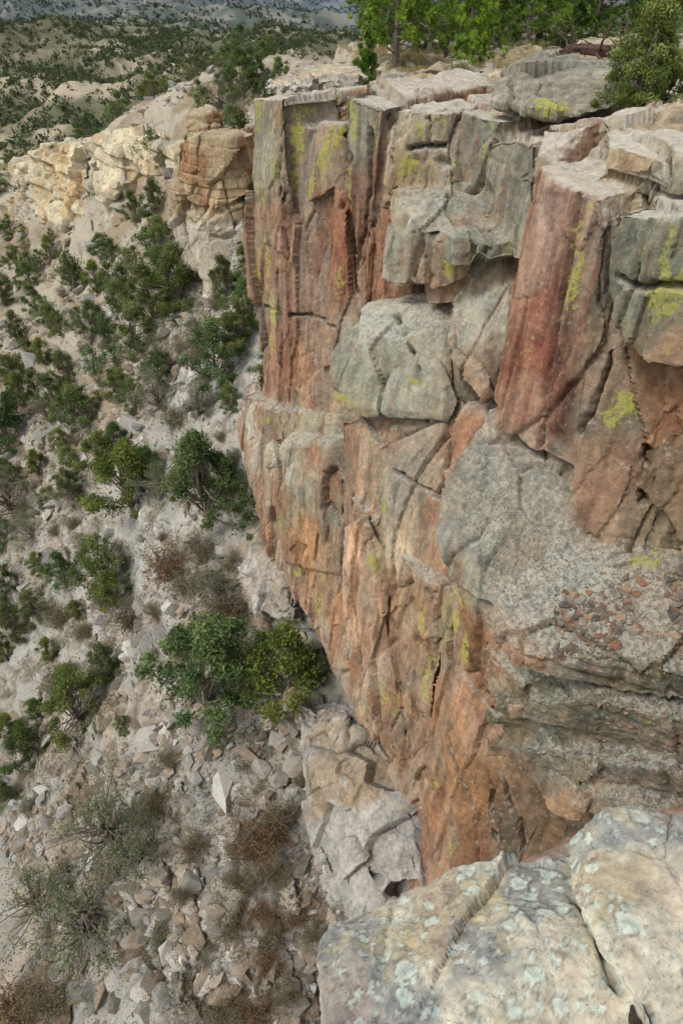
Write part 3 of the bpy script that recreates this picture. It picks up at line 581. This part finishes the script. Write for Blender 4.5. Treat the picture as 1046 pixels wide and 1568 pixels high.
def juniper(seed,H=3.,Wd=1.25,ncl=46,nl=240,g=(C(82,102,60),C(130,144,88)),lsz=.055,spread=.30):
    rg=np.random.default_rng(seed); paths=[];tips=[]
    pts,rd=limb((0,0,-.2),(rg.normal()*.15,rg.normal()*.15,1),H*.75,.11,rg,6,.12,.3); paths.append((pts,rd))
    lop=rg.uniform(0,6.283)
    for k in range(ncl):
        i=rg.integers(1,6); z0=pts[i]; a=rg.uniform(0,6.283); hh=rg.uniform(.10,1.0)**.9*H
        wr=Wd*math.sin(min(1,(1.08-hh/H)*1.25)*1.57)*(.55+.45*math.sin(hh/H*3.14)**.5)*rg.uniform(.45,1.15)*(1+.25*math.cos(a-lop)+.25*math.cos(3*a+seed))
        tip=np.array([math.cos(a)*wr,math.sin(a)*wr,hh]); tips.append(tip)
        if hh<z0[2]-.3: z0=pts[1]
        m1=(np.array(z0)+tip)/2+rg.normal(size=3)*.1-np.array([0,0,.1])
        paths.append(([z0,m1,tip],[.035,.022,.006]))
    cs=[];lc=[]
    for tip in tips:
        rad=rg.uniform(.45,1.15)*spread; nn=int(nl*rg.uniform(.6,1.2)); q=rg.normal(size=(nn,3))*np.array([1,1,.8])*rad*.55+tip; cs.append(q)
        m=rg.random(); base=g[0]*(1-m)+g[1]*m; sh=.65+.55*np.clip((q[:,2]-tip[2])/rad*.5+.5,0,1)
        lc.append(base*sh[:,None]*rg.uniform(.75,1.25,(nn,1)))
    cs=np.concatenate(cs); cs[:,2]=np.maximum(cs[:,2],.05)
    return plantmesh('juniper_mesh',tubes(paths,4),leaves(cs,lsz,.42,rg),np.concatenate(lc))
def shrub(seed,H=1.6,W=1.3,nst=26,nl=2600,g=(C(122,114,86),C(160,134,98)),lsz=.035):
    rg=np.random.default_rng(seed); paths=[];ends=[]
    for k in range(nst):
        a=rg.uniform(0,6.283); t=rg.uniform(.1,1); p,r=limb((rg.normal()*.1,rg.normal()*.1,-.1),(math.cos(a)*t*W/H,math.sin(a)*t*W/H,1),H*rg.uniform(.6,1.05),.022,rg,6,.2,.0); paths.append((p,r))
        for j in range(4):
            i=rg.integers(2,6); d=rg.normal(size=3); d[2]=abs(d[2]); pp,r2=limb(p[i],d,H*.35,.01,rg,4,.25,.05); paths.append((pp,r2)); ends+=pp[1:]
        ends+=p[3:]
    ends=np.array(ends); c=ends[rg.integers(0,len(ends),nl)]+rg.normal(size=(nl,3))*.09
    m=rg.random((nl,1)); lc=(g[0]*(1-m)+g[1]*m)*rg.uniform(.7,1.2,(nl,1))
    return plantmesh('shrub_mesh',tubes(paths,4),leaves(c,lsz,.5,rg),lc)
def pine(seed,H=6.,Wd=1.5,z0=.9,g=(C(80,108,60),C(136,160,84))):
    rg=np.random.default_rng(seed); paths=[([(0,0,-.3),(.03,0,H*.3),(0,.04,H*.65),(0,0,H)],[.12,.09,.05,.012])]; cs=[];dr=[];lc=[]
    z=z0
    while z<H:
        L=Wd*(1-((z-z0)/(H-z0))**1.4*.9)*rg.uniform(.55,1.2)
        for k in range(rg.integers(4,7)):
            a=rg.uniform(0,6.283); p,r=limb((0,0,z+rg.normal()*.1),(math.cos(a),math.sin(a),.15+.5*z/H),L*rg.uniform(.5,1.15),.03,rg,6,.12,.08); paths.append((p,r))
            for j in range(3,7):
                for q in range(2 if j<6 else 3):
                    tp=np.array(p[j])+rg.normal(size=3)*np.array([.10,.10,.07])*(L*.6+.3); nn=34
                    dd=rg.normal(size=(nn,3))+np.array([math.cos(a)*.7,math.sin(a)*.7,.6]); dd/=np.linalg.norm(dd,axis=1)[:,None]
                    cs.append(tp+dd*.09); dr.append(dd); m=rg.random(); b=(g[0]*(1-m)+g[1]*m); lc.append(b*rg.uniform(.65,1.25,(nn,1)))
        z+=rg.uniform(.26,.46)
    return plantmesh('pine_mesh',tubes(paths,4),leaves(np.concatenate(cs),.11,.15,rg,np.concatenate(dr)),np.concatenate(lc))
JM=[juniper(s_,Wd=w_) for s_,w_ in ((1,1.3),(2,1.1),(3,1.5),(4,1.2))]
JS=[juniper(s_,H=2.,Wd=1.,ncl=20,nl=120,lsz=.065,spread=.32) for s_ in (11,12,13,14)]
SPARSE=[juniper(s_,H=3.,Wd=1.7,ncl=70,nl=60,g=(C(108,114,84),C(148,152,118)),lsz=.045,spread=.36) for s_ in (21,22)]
SHB=[shrub(31,g=(C(118,116,86),C(146,132,98))),shrub(32,g=(C(152,108,76),C(136,122,84))),shrub(33,H=1.1,W=1.6,g=(C(130,130,106),C(156,152,124)))]
PM=[pine(41,Wd=1.7,z0=.4),pine(42,Wd=1.7,z0=.6),pine(43,H=6.5,Wd=1.9,z0=.9)]
def place(name,me,pos,sc,tint=(1,1,1)):
    ob=bpy.data.objects.new(name,me); scene.collection.objects.link(ob); ob.location=pos; ob.rotation_euler=(rng.normal()*.05,rng.normal()*.05,rng.uniform(0,6.28)); ob.scale=(sc*rng.uniform(.88,1.14),sc*rng.uniform(.88,1.14),sc*rng.uniform(.9,1.1)); ob.color=(*tint,1); return ob
def tn():
    k=rng.uniform(.75,1.25); return (k*rng.uniform(.85,1.2),k,k*rng.uniform(.85,1.2))
near=[(315,1085,4.9,'g'),(450,1080,4.1,'y'),(130,1100,3.8,'g'),(45,1165,2.7,'g'),(160,900,3.7,'g'),(102,895,2.4,'g'),(25,980,2.8,'g'),(12,905,2.6,'g'),(10,1225,1.8,'g'),
 (205,780,4.8,'y'),(318,795,4.2,'g'),(118,765,2.3,'g'),(112,728,2.2,'g'),(130,655,3.4,'g'),(190,612,2.4,'g'),(247,630,2.5,'s'),(338,598,4.,'g'),(28,790,3.8,'s'),(12,700,4.4,'g'),(60,725,2.2,'g'),
 (540,1125,1.5,'y'),(235,500,4.6,'g'),(270,480,4.2,'g'),(215,545,3.8,'g'),(370,540,2.6,'g'),(375,500,2.6,'g'),(190,1115,.9,'g'),(345,180,3.,'s'),(375,160,3.,'g'),(355,150,2.6,'g'),(395,140,2.4,'g'),(430,130,2.,'g'),(340,940,2.6,'s'),(385,420,2.2,'g'),(360,350,2.4,'s'),(250,390,3.2,'g'),(285,450,3.,'g'),
 (100,580,2.6,'g'),(70,560,2.2,'y'),(150,520,2.6,'g'),(30,520,2.6,'g'),(60,480,2.8,'g'),(110,440,2.8,'g'),(160,400,2.8,'g'),(30,420,3.,'g'),(90,620,2.4,'g'),(40,620,2.6,'y'),(100,690,1.8,'g'),(210,340,2.4,'g'),(240,330,2.6,'g'),(150,450,2.6,'y'),(10,470,3.,'g'),(80,1010,1.8,'y'),(60,950,2.2,'g'),(15,1010,2.,'y'),
 (160,720,2.8,'y'),(180,690,2.,'g'),(30,660,3.,'g'),(75,650,2.,'s'),(230,740,2.4,'g'),(290,760,2.8,'y'),(345,760,2.6,'g'),(60,600,2.4,'g'),(110,1050,2.,'y'),(165,1040,2.2,'g'),(300,520,2.,'s'),(50,820,2.2,'s'),(395,400,2.,'g'),(390,330,2.,'g'),
 (20,740,2.4,'g'),(75,780,1.8,'g'),(8,830,2.4,'g'),(60,870,1.6,'y'),(130,840,1.4,'s'),(20,1130,2.,'y'),(60,1100,1.6,'g'),(280,1010,2.2,'g'),(120,950,1.6,'g'),(190,860,1.6,'s'),(350,460,2.4,'g'),(240,560,2.4,'s'),(310,640,2.2,'s'),(20,590,2.8,'g'),(50,440,2.6,'g'),(190,480,2.6,'g'),(80,400,2.6,'y')]
jx=[]
for b in near:
    h=ground_hit(b[0],b[1])
    if h is None: continue
    jx.append(h[:2]); t=b[3]; me=(SPARSE[rng.integers(2)] if t=='s' else JM[rng.integers(4)])
    place('juniper_tree',me,h-np.array([0,0,.1]),b[2]/3.1,(1.2,1.1,.8) if t=='y' else tn())
for b in [(185,1300,3.6),(130,1440,3.6),(70,1400,3.),(220,1330,2.6),(250,760,2.4),(300,720,2.4)]:
    place('scrub_oak',SPARSE[rng.integers(2)],ground_hit(b[0],b[1]),b[2]/3.,(1.05,1.1,1.1))
for b in [(400,1300,1.7,1),(430,1270,1.3,0),(380,1320,1.3,0),(30,1560,2.4,1),(80,1545,1.6,0),(260,890,2.,1),(290,900,1.9,2),(330,900,1.8,2),(370,1360,1.2,0),(420,1450,1.,2),(470,1380,.9,2),(100,1060,1.8,0),(90,960,1.6,0),(350,1430,1.,0),(390,1560,1.3,1),(440,1530,.9,0),(300,1310,1.,0),(250,1440,1.,2),
   (200,960,1.4,0),(260,1170,.9,0),(350,960,1.7,0),(410,1490,1.,1),(510,1340,.6,2),(340,1560,1.2,0),(400,1410,1.,1),(240,1240,1.,0),(270,640,1.5,2),(300,560,1.5,0),(420,1350,1.,0),(360,1300,.9,2),(450,1410,.8,1),(320,1460,.9,2),(280,1380,.8,0),(100,1340,1.,0),(50,1240,1.2,2),(310,860,1.5,0),
   (470,1200,.9,0),(500,1300,.6,0),(560,1350,.5,0),(480,1440,.8,0),(455,1250,.8,2)]:
    place('dry_shrub',SHB[b[3]],ground_hit(b[0],b[1]),b[2]/1.5)
cnt=0;tr=0
while cnt<175 and tr<6000:
    tr+=1
    y=rng.uniform(22,110); x=y*rng.uniform(-.66,-.08)
    if rimdist(np.array([x]),np.array([y]))[0]>-2.5 or math.hypot(x+8.5,y-40)<5.5: continue
    if y>54 and x/y>-.52 and rng.random()>.3: continue
    if vnoise(np.array([[x/9,y/9,0]]),5)[0]<-.45: continue
    if any(math.hypot(x-a[0],y-a[1])<2. for a in jx): continue
    jx.append((x,y))
    place('juniper_tree',JS[rng.integers(4)] if y>36 else JM[rng.integers(4)],(x,y,zfun([x],[y])[0]-.1),rng.uniform(.5,1.3)*(1.1 if y>36 else .7),tn()); cnt+=1
for k in range(60):
    y=rng.uniform(18,60); x=y*rng.uniform(-.62,-.1)
    if rimdist(np.array([x]),np.array([y]))[0]>-2: continue
    place('dry_shrub',SHB[(0,2)[rng.integers(2)]],(x,y,zfun([x],[y])[0]),rng.uniform(.3,.9))
def mass(name,N_,r0,r1,k,lsz,smin,smax,cut,seed):
    r_=np.sqrt(rng.uniform(r0**2,r1**2,N_)); a_=np.radians(rng.uniform(-36,34,N_)); X=r_*np.sin(a_);Y=r_*np.cos(a_)
    d_=fbm(np.stack([X/30,Y/30,0*X],1),5,seed); ok=(rng.random(N_)<np.clip(cut-d_*1.1,.18,1))&(rimdist(X,Y)<-3); X,Y,r_=X[ok],Y[ok],r_[ok]
    Z=zfun(X,Y); S=rng.uniform(smin,smax,len(X)); c=np.stack([X,Y,Z+S*.65],1)[:,None,:]+rng.normal(size=(len(X),k,3))*(S[:,None,None]*np.array([.46,.46,.40])); c=c.reshape(-1,3)
    V,Fq=leaves(c,lsz,.6,rng); hz=np.repeat(sst(300,1800,r_),k)[:,None]; tb=np.repeat(rng.uniform(.75,1.25,len(X)),k)[:,None]; cc=C(90,100,72)*tb*rng.uniform(.7,1.25,(len(c),1)); cc=cc*(1-hz*.75)+C(100,120,132)*hz*.75  # leaf colour fades to blue with range: painted haze
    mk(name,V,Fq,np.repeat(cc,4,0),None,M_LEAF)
mass('distant_junipers',1000,100,190,80,.24,.8,1.6,.6,74)
mass('distant_junipers',22000,180,480,15,.52,.8,1.8,.72,74)
mass('distant_junipers',18000,480,1500,6,1.6,1.4,3.2,.7,75)
for (px,y,h,i,t) in [(722,25,3.5,0,(1.7,1.7,.8)),(535,29,6.,2,(1.2,1.3,1.)),(512,33,5.5,1,(1.,1.1,.95)),(560,31,5.,0,(1.1,1.2,.9)),(605,29,6.,1,(1.45,1.45,.85)),(655,33,7,2,(1.2,1.2,.9)),(585,38,7,1,(1.1,1.1,1.)),(700,40,7,1,(1.1,1.1,1)),(800,33,6,1,(1.3,1.35,.95)),(845,42,7,2,(1.05,1.1,1)),(775,38,6,0,(1.1,1.1,1)),(900,40,7,1,(1.15,1.2,1)),(945,37,6,1,(1.2,1.3,.95)),(1030,33,5.,2,(1.3,1.3,1.)),(870,38,6,0,(1.1,1.2,1)),(745,42,7,1,(1.05,1.1,1)),(1080,38,7,2,(1.2,1.2,1)),(985,44,7,1,(1.1,1.2,1)),(625,42,6,0,(1.1,1.2,1))]:
    x=(px-523)/F*y/1.18; place('pine_tree',PM[i],(x,y,zfun([x],[y])[0]-.1),h/6.,t)
for px,y,sc_ in [(640,37,.5),(850,36,.5),(490,36,.5),(455,32,.5),(980,40,.7),(680,34,.4),(820,38,.5),(920,35,.4)]:
    x=(px-523)/F*y/1.18; place('juniper_bush',JM[rng.integers(4)],(x,y,zfun([x],[y])[0]-.1),sc_,(1.1,1.1,.95))
for px,y,z_,s_ in ((985,14.2,-2.55,.58),(970,14.3,-2.6,.46),(1008,14.1,-2.6,.46)):
    p=at(px,150,y); place('juniper_bush',JM[1],(p[0],p[1],z_),s_,(1.35,1.25,1.))
for (px,y,s_) in [(480,19.8,.25),(450,24,.4),(700,22,.4),(960,20,.4),(840,23,.35),(770,22,.35)]:
    x=(px-523)/F*y/1.15; place('dry_shrub',SHB[rng.integers(3)],(x,y,zfun([x],[y])[0]),s_*1.2,(1.2,1.15,.9))
N_=3600; Y=rng.uniform(15,44,N_); X=Y*rng.uniform(-.1,.6,N_); ok=(rimdist(X,Y)>.8)&(fbm(np.stack([X/2.5,Y/2.5,0*X],1),3,88)>.0); X,Y=X[ok],Y[ok]; k=22
c=np.repeat(np.stack([X,Y,zfun(X,Y)+.09],1),k,0)+rng.normal(size=(len(X)*k,3))*np.array([.09,.09,.02]); dd=rng.normal(size=c.shape)*.35+np.array([0,0,1])
V,Fq=leaves(c,.13,.05,rng,dd); mk('dry_grass',V,Fq,np.repeat(C(180,164,116)*rng.uniform(.6,1.1,(len(c),1)),4,0),None,M_LEAF)
N_=8000; Y=rng.uniform(6,40,N_); X=Y*rng.uniform(-.9,.05,N_); ok=(rimdist(X,Y)<-1.5)&(fbm(np.stack([X/2.,Y/2.,0*X],1),3,89)>.0); X,Y=X[ok],Y[ok]; k=18
c=np.repeat(np.stack([X,Y,zfun(X,Y)+.08],1),k,0)+rng.normal(size=(len(X)*k,3))*np.array([.14,.14,.03]); dd=rng.normal(size=c.shape)*.5+np.array([0,0,1])
V,Fq=leaves(c,.11,.08,rng,dd); gcol=np.array([C(144,136,98),C(126,106,80),C(116,120,88)])[np.repeat(rng.integers(0,3,len(X)),k)]; mk('dry_grass',V,Fq,np.repeat(gcol*rng.uniform(.6,1.1,(len(c),1)),4,0),None,M_LEAF)
# dead log
rg=np.random.default_rng(5); b=at(905,62,24); b[2]=zfun([b[0]],[b[1]])[0]+.25; ps=[]
ps.append(([b+np.array([-1.,0,.35]),b+np.array([-.2,.1,.55]),b+np.array([.7,0,.5]),b+np.array([1.6,-.2,.7])],[.06,.14,.17,.1]))
for k in range(22):
    q=b+np.array([rg.uniform(-.9,1.5),0,.5]); d_=rg.normal(size=3); d_[2]=abs(d_[2])*.6; p,r_=limb(q,d_,rg.uniform(.4,1.1),.05,rg,5,.35,0); ps.append((p,r_))
V,Fq=tubes(ps,6)
t=NT('weathered_deadwood'); c_=t.mix(t.noise(t.n('ShaderNodeTexCoord').outputs['Object'],8,3,.6),C(62,44,44),C(124,98,92)); b_=t.n('ShaderNodeBsdfDiffuse'); t.l(c_,b_.inputs['Color']); o_=t.n('ShaderNodeOutputMaterial'); t.l(b_.outputs[0],o_.inputs[0])
mk('dead_log',V,Fq,None,None,t.m)
print('veg',time.time()-T0)

# ---------------------------------------------------------------- light, world, camera
S=Vector((-.62,-.45,1.05)).normalized()
sl=bpy.data.lights.new('sun','SUN'); sl.energy=1.5; sl.angle=math.radians(14); sl.color=(1,.97,.93)
so=bpy.data.objects.new('sun',sl); scene.collection.objects.link(so); so.rotation_euler=S.to_track_quat('Z','Y').to_euler()
w=bpy.data.worlds.new('World'); scene.world=w; w.use_nodes=True; nt_=w.node_tree; bg=nt_.nodes['Background']
sk=nt_.nodes.new('ShaderNodeTexSky'); sk.sky_type='NISHITA'; sk.sun_disc=False; sk.sun_elevation=math.asin(S.z); sk.sun_rotation=math.atan2(S.x,S.y); sk.dust_density=3
hs=nt_.nodes.new('ShaderNodeHueSaturation'); hs.inputs['Saturation'].default_value=.45; nt_.links.new(sk.outputs[0],hs.inputs['Color']); nt_.links.new(hs.outputs[0],bg.inputs[0]); bg.inputs[1].default_value=.15
cd=bpy.data.cameras.new('camera'); cam=bpy.data.objects.new('camera',cd); scene.collection.objects.link(cam); cd.sensor_fit='VERTICAL'; cd.sensor_height=36; cd.lens=24; cd.clip_start=.05; cd.clip_end=20000
cam.rotation_euler=(math.radians(50),0,0); scene.camera=cam
scene.view_settings.view_transform='Standard'; scene.view_settings.look='None'; scene.view_settings.exposure=0
print('total',time.time()-T0,len(scene.objects))
